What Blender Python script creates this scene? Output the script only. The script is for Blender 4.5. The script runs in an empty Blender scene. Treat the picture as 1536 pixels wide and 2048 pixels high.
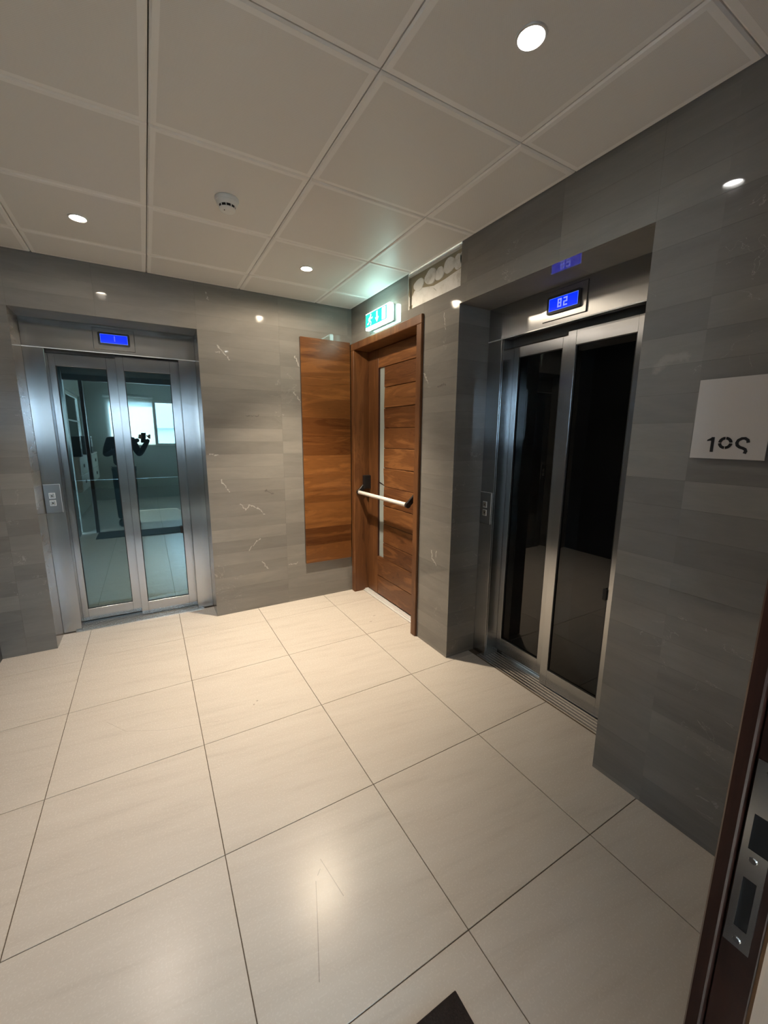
import bpy, bmesh, math, random
from mathutils import Vector, Matrix
random.seed(7)
scene = bpy.context.scene
COL = scene.collection

# ------------------------------------------------------------------ camera
cd = bpy.data.cameras.new('camera'); cam = bpy.data.objects.new('camera', cd); COL.objects.link(cam)
YAW, PITCH, ROLL = 0.5274, -0.1842, 0.0074
F = Vector((math.sin(YAW)*math.cos(PITCH), math.cos(YAW)*math.cos(PITCH), math.sin(PITCH)))
R0 = Vector((math.cos(YAW), -math.sin(YAW), 0)); U0 = R0.cross(F)
Rr = math.cos(ROLL)*R0 + math.sin(ROLL)*U0; Uu = -math.sin(ROLL)*R0 + math.cos(ROLL)*U0
CAM = Vector((-1.6283, -3.3786, 1.4649))
cam.matrix_world = Matrix(((Rr.x, Uu.x, -F.x, CAM.x), (Rr.y, Uu.y, -F.y, CAM.y), (Rr.z, Uu.z, -F.z, CAM.z), (0, 0, 0, 1)))
cd.sensor_fit = 'VERTICAL'; cd.sensor_height = 36.0; cd.lens = 808.4/2048*36.0
cd.clip_start = 0.01; cd.clip_end = 200
scene.camera = cam

# ------------------------------------------------------------------ light + exposure
scene.view_settings.view_transform = 'Standard'; scene.view_settings.look = 'None'
scene.view_settings.gamma = 1.0; scene.view_settings.use_curve_mapping = False
scene.view_settings.exposure = 0.0
W = bpy.data.worlds.new('sky'); scene.world = W; W.use_nodes = True
wn = W.node_tree; bg = wn.nodes['Background']
bg.inputs[0].default_value = (0.57, 0.77, 1.0, 1); bg.inputs[1].default_value = 25.0
sd = bpy.data.lights.new('sun', 'SUN'); sun = bpy.data.objects.new('sun', sd); COL.objects.link(sun)
sd.energy = 20.0; sd.angle = math.radians(0.6); sd.color = (1.0, 0.95, 0.86)
sun.rotation_euler = Vector((0.10, 0.83, -0.56)).to_track_quat('-Z', 'Y').to_euler()
sun['label'] = 'sun'; sun.location = (-3, -12, 6)
LAMP_POWER = {'far_right': 320, 'far_left': 108, 'near_right': 4.0, 'near_left': 92}

H = 2.536          # ceiling height
XL = -2.57         # left lobby wall
YF = -3.24         # lobby face of the office doors

# ------------------------------------------------------------------ node helpers
class NT:
    def __init__(s, name):
        m = bpy.data.materials.new(name); m.use_nodes = True; s.m = m; s.t = m.node_tree
        s.b = s.t.nodes['Principled BSDF']; s.out = s.t.nodes['Material Output']
    def n(s, typ, **k):
        nd = s.t.nodes.new(typ)
        for a, v in k.items():
            if a == 'inp':
                for i, val in v.items():
                    if hasattr(val, 'is_output') or isinstance(val, bpy.types.NodeSocket): s.t.links.new(val, nd.inputs[i])
                    else: nd.inputs[i].default_value = val
            else: setattr(nd, a, v)
        return nd
    def math(s, op, a, b=None, c=None, clamp=False):
        nd = s.n('ShaderNodeMath', operation=op, use_clamp=clamp)
        for i, v in enumerate((a, b, c)):
            if v is None: continue
            if isinstance(v, bpy.types.NodeSocket): s.t.links.new(v, nd.inputs[i])
            else: nd.inputs[i].default_value = v
        return nd.outputs[0]
    def vm(s, op, a, b=None, sc=None):
        nd = s.n('ShaderNodeVectorMath', operation=op)
        for i, v in enumerate((a, b)):
            if v is None: continue
            if isinstance(v, bpy.types.NodeSocket): s.t.links.new(v, nd.inputs[i])
            else: nd.inputs[i].default_value = v
        if sc is not None:
            if isinstance(sc, bpy.types.NodeSocket): s.t.links.new(sc, nd.inputs['Scale'])
            else: nd.inputs['Scale'].default_value = sc
        return nd.outputs['Value'] if op in ('DOT_PRODUCT', 'LENGTH', 'DISTANCE') else nd.outputs[0]
    def mix(s, fac, a, b, blend='MIX'):
        nd = s.n('ShaderNodeMix', data_type='RGBA', blend_type=blend)
        for key, v in ((0, fac), (6, a), (7, b)):
            if isinstance(v, bpy.types.NodeSocket): s.t.links.new(v, nd.inputs[key])
            else: nd.inputs[key].default_value = (v if key == 0 else (v if len(v) == 4 else (*v, 1)))
        return nd.outputs[2]
    def ramp(s, fac, stops):
        nd = s.n('ShaderNodeValToRGB'); s.t.links.new(fac, nd.inputs[0])
        els = nd.color_ramp.elements
        while len(els) < len(stops): els.new(0.5)
        for e, (p, c) in zip(els, stops): e.position = p; e.color = (*c, 1) if len(c) == 3 else c
        return nd.outputs[0]
    def noise(s, vec, scale, detail=3, rough=0.5, dist=0.0, out=0):
        nd = s.n('ShaderNodeTexNoise'); s.t.links.new(vec, nd.inputs['Vector'])
        nd.inputs['Scale'].default_value = scale; nd.inputs['Detail'].default_value = detail
        nd.inputs['Roughness'].default_value = rough; nd.inputs['Distortion'].default_value = dist
        return nd.outputs[out]
    def set(s, **k):
        for a, v in k.items():
            i = s.b.inputs[a.replace('_', ' ')]
            if isinstance(v, bpy.types.NodeSocket): s.t.links.new(v, i)
            else: i.default_value = (*v, 1) if isinstance(v, tuple) and len(v) == 3 else v
        return s
    def bump(s, h, strength=0.1, dist=0.002):
        nd = s.n('ShaderNodeBump'); nd.inputs['Strength'].default_value = strength; nd.inputs['Distance'].default_value = dist
        s.t.links.new(h, nd.inputs['Height']); s.t.links.new(nd.outputs[0], s.b.inputs['Normal'])
    def pos(s): return s.n('ShaderNodeNewGeometry').outputs['Position']
    def rand(s): return s.n('ShaderNodeObjectInfo').outputs['Random']
    def scaled(s, vec, sc): return s.vm('MULTIPLY', vec, sc)

def plain(name, col, rough=0.5, metal=0.0, spec=0.5, emit=None, estr=0.0):
    k = NT(name); k.set(Base_Color=col, Roughness=rough, Metallic=metal)
    k.b.inputs['Specular IOR Level'].default_value = spec
    if emit: k.set(Emission_Color=emit, Emission_Strength=estr)
    return k.m

def seg_mask(k, p, segs, width, soft=0.5):
    """1 where p is within width of any of the 3D segments"""
    best = None
    for a, b in segs:
        a = Vector(a); b = Vector(b); ba = b - a
        pa = k.vm('SUBTRACT', p, tuple(a))
        h = k.math('DIVIDE', k.vm('DOT_PRODUCT', pa, tuple(ba)), max(ba.length_squared, 1e-9), clamp=True)
        d = k.vm('LENGTH', k.vm('SUBTRACT', pa, k.vm('SCALE', tuple(ba), None, h)))
        best = d if best is None else k.math('MINIMUM', best, d)
    r = k.n('ShaderNodeMapRange', interpolation_type='SMOOTHSTEP')
    k.t.links.new(best, r.inputs[0]); r.inputs[1].default_value = width*(1-soft); r.inputs[2].default_value = width
    r.inputs[3].default_value = 1; r.inputs[4].default_value = 0
    return r.outputs[0]

# ------------------------------------------------------------------ materials
def marble_material():
    k = NT('grey_veined_marble'); P = k.pos()
    # tone of every 0.6 x 0.1 strip (the strips are separate slabs; each was cut from another block)
    sx = k.n('ShaderNodeSeparateXYZ'); k.t.links.new(P, sx.inputs[0])
    cz = k.math('FLOOR', k.math('DIVIDE', k.math('SUBTRACT', sx.outputs[2], 0.02), 0.1))
    cx = k.math('FLOOR', k.math('DIVIDE', k.math('ADD', sx.outputs[0], 0.04), 0.6))
    cy = k.math('FLOOR', k.math('DIVIDE', k.math('ADD', sx.outputs[1], 0.285), 0.6))
    cc = k.n('ShaderNodeCombineXYZ', inp={0: cx, 1: cy, 2: cz})
    wh = k.n('ShaderNodeTexWhiteNoise', noise_dimensions='3D'); k.t.links.new(cc.outputs[0], wh.inputs['Vector'])
    off = k.vm('SCALE', wh.outputs['Color'], None, 7.0)
    Q = k.vm('ADD', k.scaled(P, (1.0, 1.0, 5.0)), off)
    n1 = k.noise(Q, 2.2, 5, 0.6, 0.6)
    n2 = k.noise(k.vm('ADD', k.scaled(P, (3, 3, 30)), off), 6, 4, 0.6)
    tone = k.math('ADD', k.math('MULTIPLY', wh.outputs['Value'], 0.25), k.math('ADD', k.math('MULTIPLY', n1, 0.5), k.math('MULTIPLY', n2, 0.12)))
    col = k.ramp(tone, [(0.22, (0.168, 0.158, 0.143)), (0.5, (0.226, 0.213, 0.191)), (0.8, (0.300, 0.281, 0.250))])
    # hair veins, rare
    v = k.noise(k.vm('ADD', k.scaled(P, (1, 1, 1.6)), off), 3.0, 6, 0.55, 1.2)
    va = k.math('ABSOLUTE', k.math('SUBTRACT', v, 0.5))
    vm_ = k.math('LESS_THAN', va, 0.0022)
    gate = k.math('GREATER_THAN', k.noise(P, 2.3, 1, 0.5), 0.62)
    vein = k.math('MULTIPLY', k.math('MULTIPLY', vm_, gate), 0.45)
    col = k.mix(vein, col, (0.42, 0.40, 0.36))
    # the calcite veins seen in the photograph
    wob = k.vm('SCALE', k.vm('SUBTRACT', k.noise(P, 45, 2, 0.5, 0, 1), (0.5, 0.5, 0.5)), None, 0.034)
    Pw = k.vm('ADD', P, wob)
    B = lambda *q: [((q[i][0], 0, q[i][1]), (q[i+1][0], 0, q[i+1][1])) for i in range(len(q)-1)]
    RW = lambda *q: [((0, q[i][0], q[i][1]), (0, q[i+1][0], q[i+1][1])) for i in range(len(q)-1)]
    segs = (B((-1.145, 1.121), (-1.085, 1.022)) + B((-1.007, .917), (-.968, .871), (-.937, .905), (-.868, .874), (-.819, .819))
            + B((-.867, .615), (-.917, .572), (-.962, .524)) + B((-.855, .413), (-.806, .33)) + B((-1.211, 1.32), (-1.148, 1.313))
            + B((-.632, .35), (-.561, .344), (-.546, .361)) + B((-1.123, 2.075), (-1.096, 2.078)) + B((-1.108, 2.124), (-1.07, 2.079), (-1.027, 2.033))
            + B((-.514, 2.112), (-.485, 2.031)) + B((-.533, 1.819), (-.498, 1.773), (-.476, 1.748)) + B((-1.165, 2.48), (-1.151, 2.432))
            + RW((-1.232, .705), (-1.241, .653), (-1.286, .611)) + RW((-1.287, .711), (-1.28, .656)) + RW((-1.285, 2.205), (-1.31, 2.11))
            + RW((-1.092, 1.882), (-1.147, 1.808)))
    m = seg_mask(k, Pw, segs, 0.0065, 0.8)
    col = k.mix(k.math('MULTIPLY', m, 0.6), col, (0.60, 0.57, 0.52))
    m2 = seg_mask(k, Pw, RW((-2.548, 1.715), (-2.576, 1.745), (-2.634, 1.745)), 0.022, 0.9)
    col = k.mix(k.math('MULTIPLY', m2, 0.35), col, (0.42, 0.38, 0.33))
    m3 = seg_mask(k, Pw, B((-.923, 1.62), (-.831, 1.621)) + RW((-1.246, 1.779), (-1.323, 1.784)) + B((-.80, 1.02), (-.74, .985)), 0.009, 0.9)
    col = k.mix(k.math('MULTIPLY', m3, 0.5), col, (0.06, 0.056, 0.05))
    k.set(Base_Color=col, Roughness=0.03)
    k.b.inputs['Specular IOR Level'].default_value = 0.5
    k.bump(k.noise(P, 7.0, 2, 0.5), 0.012, 0.01)
    return k.m

def floor_material():
    k = NT('cream_porcelain_tile'); P = k.pos(); r = k.rand()
    off = k.n('ShaderNodeCombineXYZ', inp={0: k.math('MULTIPLY', r, 13.0), 1: k.math('MULTIPLY', r, 5.0), 2: 0.0}).outputs[0]
    rot = k.n('ShaderNodeVectorRotate', rotation_type='Z_AXIS'); k.t.links.new(P, rot.inputs['Vector']); rot.inputs['Angle'].default_value = 0.12
    Q = k.vm('ADD', k.scaled(rot.outputs[0], (1.2, 9.0, 1.0)), off)
    n1 = k.noise(Q, 1.6, 5, 0.55, 0.5)
    n2 = k.noise(k.vm('ADD', k.scaled(rot.outputs[0], (3, 34, 1)), off), 1.3, 4, 0.6, 0.4)
    f = k.math('ADD', k.math('MULTIPLY', n1, 0.7), k.math('MULTIPLY', n2, 0.3))
    col = k.ramp(f, [(0.32, (0.500, 0.448, 0.390)), (0.46, (0.550, 0.497, 0.436)), (0.64, (0.575, 0.523, 0.462))])
    scr = seg_mask(k, P, [((-1.262, -2.315, 0), (-1.30, -2.43, 0)), ((-1.30, -2.43, 0), (-1.345, -2.56, 0)), ((-1.222, -2.255, 0), (-1.20, -2.40, 0)),
                          ((-1.25, -2.30, 0), (-1.235, -2.285, 0))], 0.0016, 0.4)
    scr2 = seg_mask(k, P, [((-1.93, -1.05, 0), (-1.84, -1.18, 0)), ((-1.84, -1.18, 0), (-1.66, -1.27, 0)), ((-1.66, -1.27, 0), (-1.42, -1.33, 0))], 0.0016, 0.4)
    spots = seg_mask(k, P, [((-1.212, -1.262, 0), (-1.210, -1.26, 0)), ((-1.235, -1.285, 0), (-1.234, -1.284, 0)), ((-.115, -.62, 0), (-.10, -.62, 0)), ((-.19, -.70, 0), (-.178, -.70, 0))], 0.006, 0.4)
    dk = k.math('MAXIMUM', k.math('MAXIMUM', k.math('MULTIPLY', scr, 0.55), k.math('MULTIPLY', scr2, 0.3)), k.math('MULTIPLY', spots, 0.5))
    col = k.mix(dk, col, (0.16, 0.13, 0.10))
    speck = k.noise(P, 160, 2, 0.5)
    rg = k.math('ADD', 0.215, k.math('MULTIPLY', speck, 0.10))
    k.set(Base_Color=col, Roughness=rg); k.b.inputs['Specular IOR Level'].default_value = 0.36
    k.bump(k.noise(P, 9, 3, 0.6), 0.03, 0.004)
    return k.m

def wood_material(name, axis, dark, light, scale=1.0, rough=0.38):
    """axis = index of the world axis along the grain"""
    k = NT(name); P = k.pos(); r = k.rand()
    sc = [11.0, 11.0, 11.0]; sc[axis] = 1.5
    off = k.n('ShaderNodeCombineXYZ', inp={0: k.math('MULTIPLY', r, 31.0), 1: k.math('MULTIPLY', r, 17.0), 2: k.math('MULTIPLY', r, 9.0)}).outputs[0]
    Q = k.vm('ADD', k.scaled(P, tuple(a*scale for a in sc)), off)
    n1 = k.noise(Q, 0.9, 5, 0.6, 1.6)
    rings = k.math('FRACT', k.math('MULTIPLY', n1, 5.0))
    rings = k.math('ABSOLUTE', k.math('SUBTRACT', rings, 0.5))
    fine = [90.0, 90.0, 90.0]; fine[axis] = 4.0
    n2 = k.noise(k.scaled(P, tuple(fine)), 2.0, 3, 0.6)
    f = k.math('ADD', k.math('ADD', k.math('MULTIPLY', n1, 0.80), k.math('MULTIPLY', rings, 0.22)), k.math('MULTIPLY', n2, 0.20))
    f = k.math('ADD', f, k.math('MULTIPLY', k.math('SUBTRACT', r, 0.5), 0.22))
    mid = tuple((a+b)/2 for a, b in zip(dark, light))
    col = k.ramp(f, [(0.36, dark), (0.58, mid), (0.80, light)])
    k.set(Base_Color=col, Roughness=rough); k.b.inputs['Specular IOR Level'].default_value = 0.4
    k.bump(n2, 0.08, 0.002)
    return k.m

def steel_material(name, col=(0.46, 0.465, 0.47), rough=0.235):
    k = NT(name); P = k.pos()
    g = k.noise(k.scaled(P, (240, 240, 3.0)), 1.0, 3, 0.6)
    s = k.noise(k.scaled(P, (1.5, 1.5, 0.8)), 2.0, 3, 0.5)
    c = k.mix(k.math('MULTIPLY', g, 0.25), (*col, 1), tuple(a*0.78 for a in col))
    k.set(Base_Color=c, Metallic=1.0, Roughness=k.math('ADD', rough-0.05, k.math('MULTIPLY', s, 0.10)))
    k.b.inputs['Anisotropic'].default_value = 0.93
    tg = k.n('ShaderNodeTangent', direction_type='RADIAL', axis='Z'); k.t.links.new(tg.outputs[0], k.b.inputs['Tangent'])
    return k.m

def glass_material(name, tint=(0.8, 0.9, 0.9), ior=1.5, gain=1.0, rough=0.0):
    m = bpy.data.materials.new(name); m.use_nodes = True; t = m.node_tree
    for nd in list(t.nodes): t.nodes.remove(nd)
    o = t.nodes.new('ShaderNodeOutputMaterial'); mx = t.nodes.new('ShaderNodeMixShader')
    tr = t.nodes.new('ShaderNodeBsdfTransparent'); tr.inputs[0].default_value = (*tint, 1)
    gl = t.nodes.new('ShaderNodeBsdfGlossy'); gl.inputs['Roughness'].default_value = rough; gl.inputs[0].default_value = (0.80, 1.0, 0.98, 1) if gain > 1.5 else (1, 1, 1, 1)
    fr = t.nodes.new('ShaderNodeFresnel'); fr.inputs[0].default_value = ior
    mu = t.nodes.new('ShaderNodeMath'); mu.operation = 'MULTIPLY'; mu.inputs[1].default_value = gain; mu.use_clamp = True
    t.links.new(fr.outputs[0], mu.inputs[0]); t.links.new(mu.outputs[0], mx.inputs[0])
    t.links.new(tr.outputs[0], mx.inputs[1]); t.links.new(gl.outputs[0], mx.inputs[2]); t.links.new(mx.outputs[0], o.inputs[0])
    return m

def ceiling_material():
    k = NT('perforated_metal_ceiling_tile'); P = k.pos()
    sx = k.n('ShaderNodeSeparateXYZ'); k.t.links.new(P, sx.inputs[0])
    w = 2*math.pi/0.0065
    a = k.math('SINE', k.math('MULTIPLY', sx.outputs[0], w)); b = k.math('SINE', k.math('MULTIPLY', sx.outputs[1], w))
    dots = k.math('GREATER_THAN', k.math('MULTIPLY', a, b), 0.55)
    col = k.mix(k.math('MULTIPLY', dots, 0.13), (0.80, 0.775, 0.745), (0.34, 0.32, 0.30))
    k.set(Base_Color=col, Roughness=0.42); k.b.inputs['Specular IOR Level'].default_value = 0.45
    k.bump(k.noise(P, 2.2, 1, 0.5), 0.05, 0.02)
    return k.m

def mortar_material():
    k = NT('bare_white_tile_adhesive'); P = k.pos()
    n = k.noise(P, 14, 5, 0.65); 
    col = k.ramp(n, [(0.30, (0.62, 0.59, 0.53)), (0.45, (0.80, 0.78, 0.73)), (0.6, (0.86, 0.84, 0.80))])
    k.set(Base_Color=col, Roughness=0.9); k.bump(k.noise(P, 40, 4, 0.6), 0.5, 0.004)
    return k.m

M = dict(
    marble=marble_material(), floor=floor_material(), ceil=ceiling_material(), mortar=mortar_material(),
    ceil_edge=plain('plain_metal_tile_margin', (0.91, 0.89, 0.865), 0.4),
    grout=plain('dark_grout', (0.11, 0.085, 0.06), 0.9),
    void=plain('dark_ceiling_void', (0.02, 0.02, 0.02), 0.9),
    backing=plain('cement_render', (0.16, 0.15, 0.135), 0.9),
    board=plain('olive_backer_board', (0.36, 0.31, 0.21), 0.95),
    trimwhite=plain('white_painted_metal', (0.62, 0.60, 0.56), 0.45),
    steel=steel_material('brushed_stainless_steel'),
    steel_edge=plain('polished_steel_edge', (0.75, 0.75, 0.74), 0.18, 1.0),
    alu=plain('grooved_aluminium', (0.78, 0.74, 0.69), 0.27, 1.0),
    plate=plain('satin_steel_plate', (0.26, 0.265, 0.27), 0.36, 0.9),
    alu_light=plain('bright_aluminium_lip', (0.85, 0.85, 0.84), 0.5, 0.6),
    dark_metal=plain('dark_track_metal', (0.11, 0.10, 0.09), 0.5, 0.6),
    lift_glass=glass_material('lift_door_glass', (0.55, 0.66, 0.65), 1.62, 3.0),
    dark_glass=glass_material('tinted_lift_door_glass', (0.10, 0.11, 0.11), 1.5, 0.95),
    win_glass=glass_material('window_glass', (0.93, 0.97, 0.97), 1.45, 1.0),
    shaft=plain('dim_shaft_wall', (0.030, 0.036, 0.036), 0.7),
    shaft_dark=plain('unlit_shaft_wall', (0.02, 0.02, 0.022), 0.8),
    black=plain('black_plastic', (0.012, 0.012, 0.013), 0.35),
    rubber=plain('black_rubber', (0.012, 0.012, 0.012), 0.7),
    screen=plain('blue_lcd_backlight', (0.0, 0.01, 0.2), 0.2, emit=(0.0, 0.028, 1.0), estr=1.0),
    screen_line=plain('pale_blue_lcd_edge', (0.1, 0.2, 0.6), 0.3, emit=(0.10, 0.22, 1.0), estr=0.85),
    digit=plain('lit_lcd_digit', (0.3, 0.3, 0.8), 0.3, emit=(0.22, 0.28, 0.95), estr=0.95),
    digit_dim=plain('dim_lcd_digit', (0.1, 0.1, 0.5), 0.3, emit=(0.10, 0.14, 0.95), estr=0.9),
    door_h=wood_material('walnut_door_grain_level', 1, (0.072, 0.024, 0.008), (0.275, 0.117, 0.040)),
    door_v=wood_material('walnut_door_grain_upright', 2, (0.070, 0.025, 0.009), (0.205, 0.086, 0.030)),
    panel_h=wood_material('teak_panel_grain_level', 0, (0.075, 0.024, 0.006), (0.245, 0.098, 0.027), 1.0, 0.30),
    dark_wood=wood_material('dark_mahogany_stain', 2, (0.026, 0.008, 0.005), (0.075, 0.024, 0.014), 1.0, 0.35),
    frosted=None,
    chrome=plain('chrome', (0.8, 0.8, 0.8), 0.08, 1.0),
    white_plastic=plain('white_plastic', (0.86, 0.85, 0.82), 0.4),
    warm_grey_plate=plain('off_white_sign_plate', (0.50, 0.46, 0.42), 0.6),
    silver_bar=plain('silver_painted_bar', (0.74, 0.70, 0.66), 0.35, 0.1),
    mat=None, bulb_warm=plain('warm_lamp_lens', (1, 1, 1), 0.3, emit=(1.0, 0.88, 0.66), estr=70.0),
    bulb_white=plain('white_lamp_lens', (1, 1, 1), 0.3, emit=(1.0, 0.97, 0.93), estr=60.0),
    sign_green=plain('lit_green_sign_face', (0.0, 0.3, 0.25), 0.4, emit=(0.03, 0.74, 0.47), estr=1.25),
    sign_white=plain('lit_white_sign_face', (0.6, 0.7, 0.7), 0.4, emit=(0.55, 1.0, 0.94), estr=13.0),
    sign_pict=plain('lit_pictogram', (0.6, 0.7, 0.7), 0.4, emit=(0.72, 1.0, 0.95), estr=1.15),
    sign_border=plain('sign_border_ink', (0.0, 0.1, 0.1), 0.4, emit=(0.02, 0.4, 0.35), estr=0.6),
    office_wall=plain('cream_office_paint', (0.40, 0.41, 0.37), 0.8),
    cabinet=plain('pale_cabinet_laminate', (0.62, 0.62, 0.58), 0.4),
    binder=plain('black_binder_board', (0.03, 0.03, 0.035), 0.5),
    paper=plain('white_paper_label', (0.75, 0.75, 0.73), 0.7),
)
def _frost():
    k = NT('frosted_glass'); k.set(Base_Color=(0.60, 0.66, 0.64), Roughness=0.45)
    tl = k.n('ShaderNodeBsdfTranslucent'); tl.inputs[0].default_value = (0.62, 0.70, 0.68, 1)
    mx = k.n('ShaderNodeMixShader'); mx.inputs[0].default_value = 0.5
    k.t.links.new(k.b.outputs[0], mx.inputs[1]); k.t.links.new(tl.outputs[0], mx.inputs[2]); k.t.links.new(mx.outputs[0], k.out.inputs[0])
    return k.m
M['frosted'] = _frost()
def _mat():
    k = NT('dark_brown_carpet_pile'); P = k.pos(); n = k.noise(P, 180, 3, 0.7)
    k.set(Base_Color=k.ramp(n, [(0.3, (0.008, 0.005, 0.004)), (0.7, (0.026, 0.017, 0.014))]), Roughness=0.95); k.bump(n, 0.8, 0.004)
    return k.m
M['mat'] = _mat()

# ------------------------------------------------------------------ mesh helpers
def bm_box(bm, x0, x1, y0, y1, z0, z1):
    if x0 > x1: x0, x1 = x1, x0
    if y0 > y1: y0, y1 = y1, y0
    if z0 > z1: z0, z1 = z1, z0
    v = [bm.verts.new(c) for c in ((x0, y0, z0), (x1, y0, z0), (x1, y1, z0), (x0, y1, z0), (x0, y0, z1), (x1, y0, z1), (x1, y1, z1), (x0, y1, z1))]
    for f in ((3, 2, 1, 0), (4, 5, 6, 7), (0, 1, 5, 4), (1, 2, 6, 5), (2, 3, 7, 6), (3, 0, 4, 7)): bm.faces.new([v[i] for i in f])
def bm_cyl(bm, p0, p1, r0, r1=None, seg=20, caps=True):
    r1 = r0 if r1 is None else r1
    p0 = Vector(p0); p1 = Vector(p1); d = (p1-p0).normalized()
    a = d.orthogonal().normalized(); b = d.cross(a)
    A = [bm.verts.new(p0+(a*math.cos(t)+b*math.sin(t))*r0) for t in (2*math.pi*i/seg for i in range(seg))]
    B = [bm.verts.new(p1+(a*math.cos(t)+b*math.sin(t))*r1) for t in (2*math.pi*i/seg for i in range(seg))]
    for i in range(seg): bm.faces.new((A[i], A[(i+1) % seg], B[(i+1) % seg], B[i]))
    if caps: bm.faces.new(A[::-1]); bm.faces.new(B)
def bm_lathe(bm, prof, seg=32, c=(0, 0, 0)):
    rings = []
    for r, z in prof:
        rings.append([bm.verts.new((c[0]+r*math.cos(2*math.pi*i/seg), c[1]+r*math.sin(2*math.pi*i/seg), c[2]+z)) for i in range(seg)] if r > 1e-6 else [bm.verts.new((c[0], c[1], c[2]+z))])
    for a, b in zip(rings, rings[1:]):
        for i in range(seg):
            j = (i+1) % seg
            if len(a) == 1: bm.faces.new((a[0], b[i], b[j]))
            elif len(b) == 1: bm.faces.new((a[i], a[j], b[0]))
            else: bm.faces.new((a[i], a[j], b[j], b[i]))
def bm_prism(bm, pts, to3d, d0, d1):
    A = [bm.verts.new(to3d(u, v, d0)) for u, v in pts]; B = [bm.verts.new(to3d(u, v, d1)) for u, v in pts]
    n = len(pts)
    bm.faces.new(A[::-1]); bm.faces.new(B)
    for i in range(n): bm.faces.new((A[i], A[(i+1) % n], B[(i+1) % n], B[i]))
def stroke(pts, w):
    """outline polygon of a thick polyline"""
    L, Rt = [], []
    for i, p in enumerate(pts):
        p = Vector(p); a = Vector(pts[max(i-1, 0)]); b = Vector(pts[min(i+1, len(pts)-1)])
        t = (b-a).normalized(); n = Vector((-t.y, t.x))*w/2
        L.append(tuple(p+n)); Rt.append(tuple(p-n))
    return L + Rt[::-1]

def mk(name, bm, mat, parent=None, bevel=0.0, smooth=False, seg=1, loc=None):
    bmesh.ops.recalc_face_normals(bm, faces=bm.faces)
    if bevel > 0:
        bmesh.ops.bevel(bm, geom=[e for e in bm.edges if e.calc_face_angle(0) > 0.5], offset=bevel, segments=seg, affect='EDGES', profile=0.5)
    me = bpy.data.meshes.new(name); bm.to_mesh(me); bm.free(); me.materials.append(mat)
    if smooth:
        for p in me.polygons: p.use_smooth = True
        try: me.set_sharp_from_angle(angle=math.radians(40))
        except Exception: pass
    o = bpy.data.objects.new(name, me); COL.objects.link(o)
    if parent: o.parent = parent
    if loc: o.location = loc
    return o
def box(name, mat, x0, x1, y0, y1, z0, z1, parent=None, bevel=0.0, seg=1):
    bm = bmesh.new(); bm_box(bm, x0, x1, y0, y1, z0, z1); return mk(name, bm, mat, parent, bevel, seg=seg)
def boxes(name, mat, L, parent=None, bevel=0.0):
    bm = bmesh.new()
    for b in L: bm_box(bm, *b)
    return mk(name, bm, mat, parent, bevel)
def thing(name, label, cat, loc=(0, 0, 0), rz=0, group=None):
    o = bpy.data.objects.new(name, None); COL.objects.link(o); o.location = loc; o.rotation_euler = (0, 0, rz); o.empty_display_size = 0.05
    return tag(o, label, cat, group)
def tag(o, label, cat, group=None):
    o['label'] = label; o['category'] = cat
    if group: o['group'] = group
    return o
def struct(o, label=None):
    o['kind'] = 'structure'
    if label: o['label'] = label
    return o
def copy_tree(o, parent=None):
    c = o.copy(); COL.objects.link(c); c.parent = parent
    for ch in list(o.children): copy_tree(ch, c)
    return c

# ------------------------------------------------------------------ floor
FX0, FX1, FY0, FY1 = -2.75, 0.20, -7.0, 0.225
fl = struct(box('floor', M['grout'], -3.05, 0.45, -7.1, 0.45, -0.10, -0.0035), 'cream floor of large square tiles with thin dark joints')
xs = [FX0] + [-2.1104+0.6*i for i in range(-1, 5) if FX0 < -2.1104+0.6*i < FX1] + [FX1]
ys = [FY0] + sorted(-0.2728-0.6*j for j in range(0, 12) if FY0 < -0.2728-0.6*j < FY1) + [FY1]
g = 0.0014
for i in range(len(xs)-1):
    for j in range(len(ys)-1):
        x0, x1, y0, y1 = xs[i]+g, xs[i+1]-g, ys[j]+g, ys[j+1]-g
        cx, cy = (x0+x1)/2, (y0+y1)/2
        t = box('floor_tile', M['floor'], x0-cx, x1-cx, y0-cy, y1-cy, -0.012, 0.0, fl, 0.0009)
        t.location = (cx, cy, random.uniform(-0.0002, 0.0002))

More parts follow.
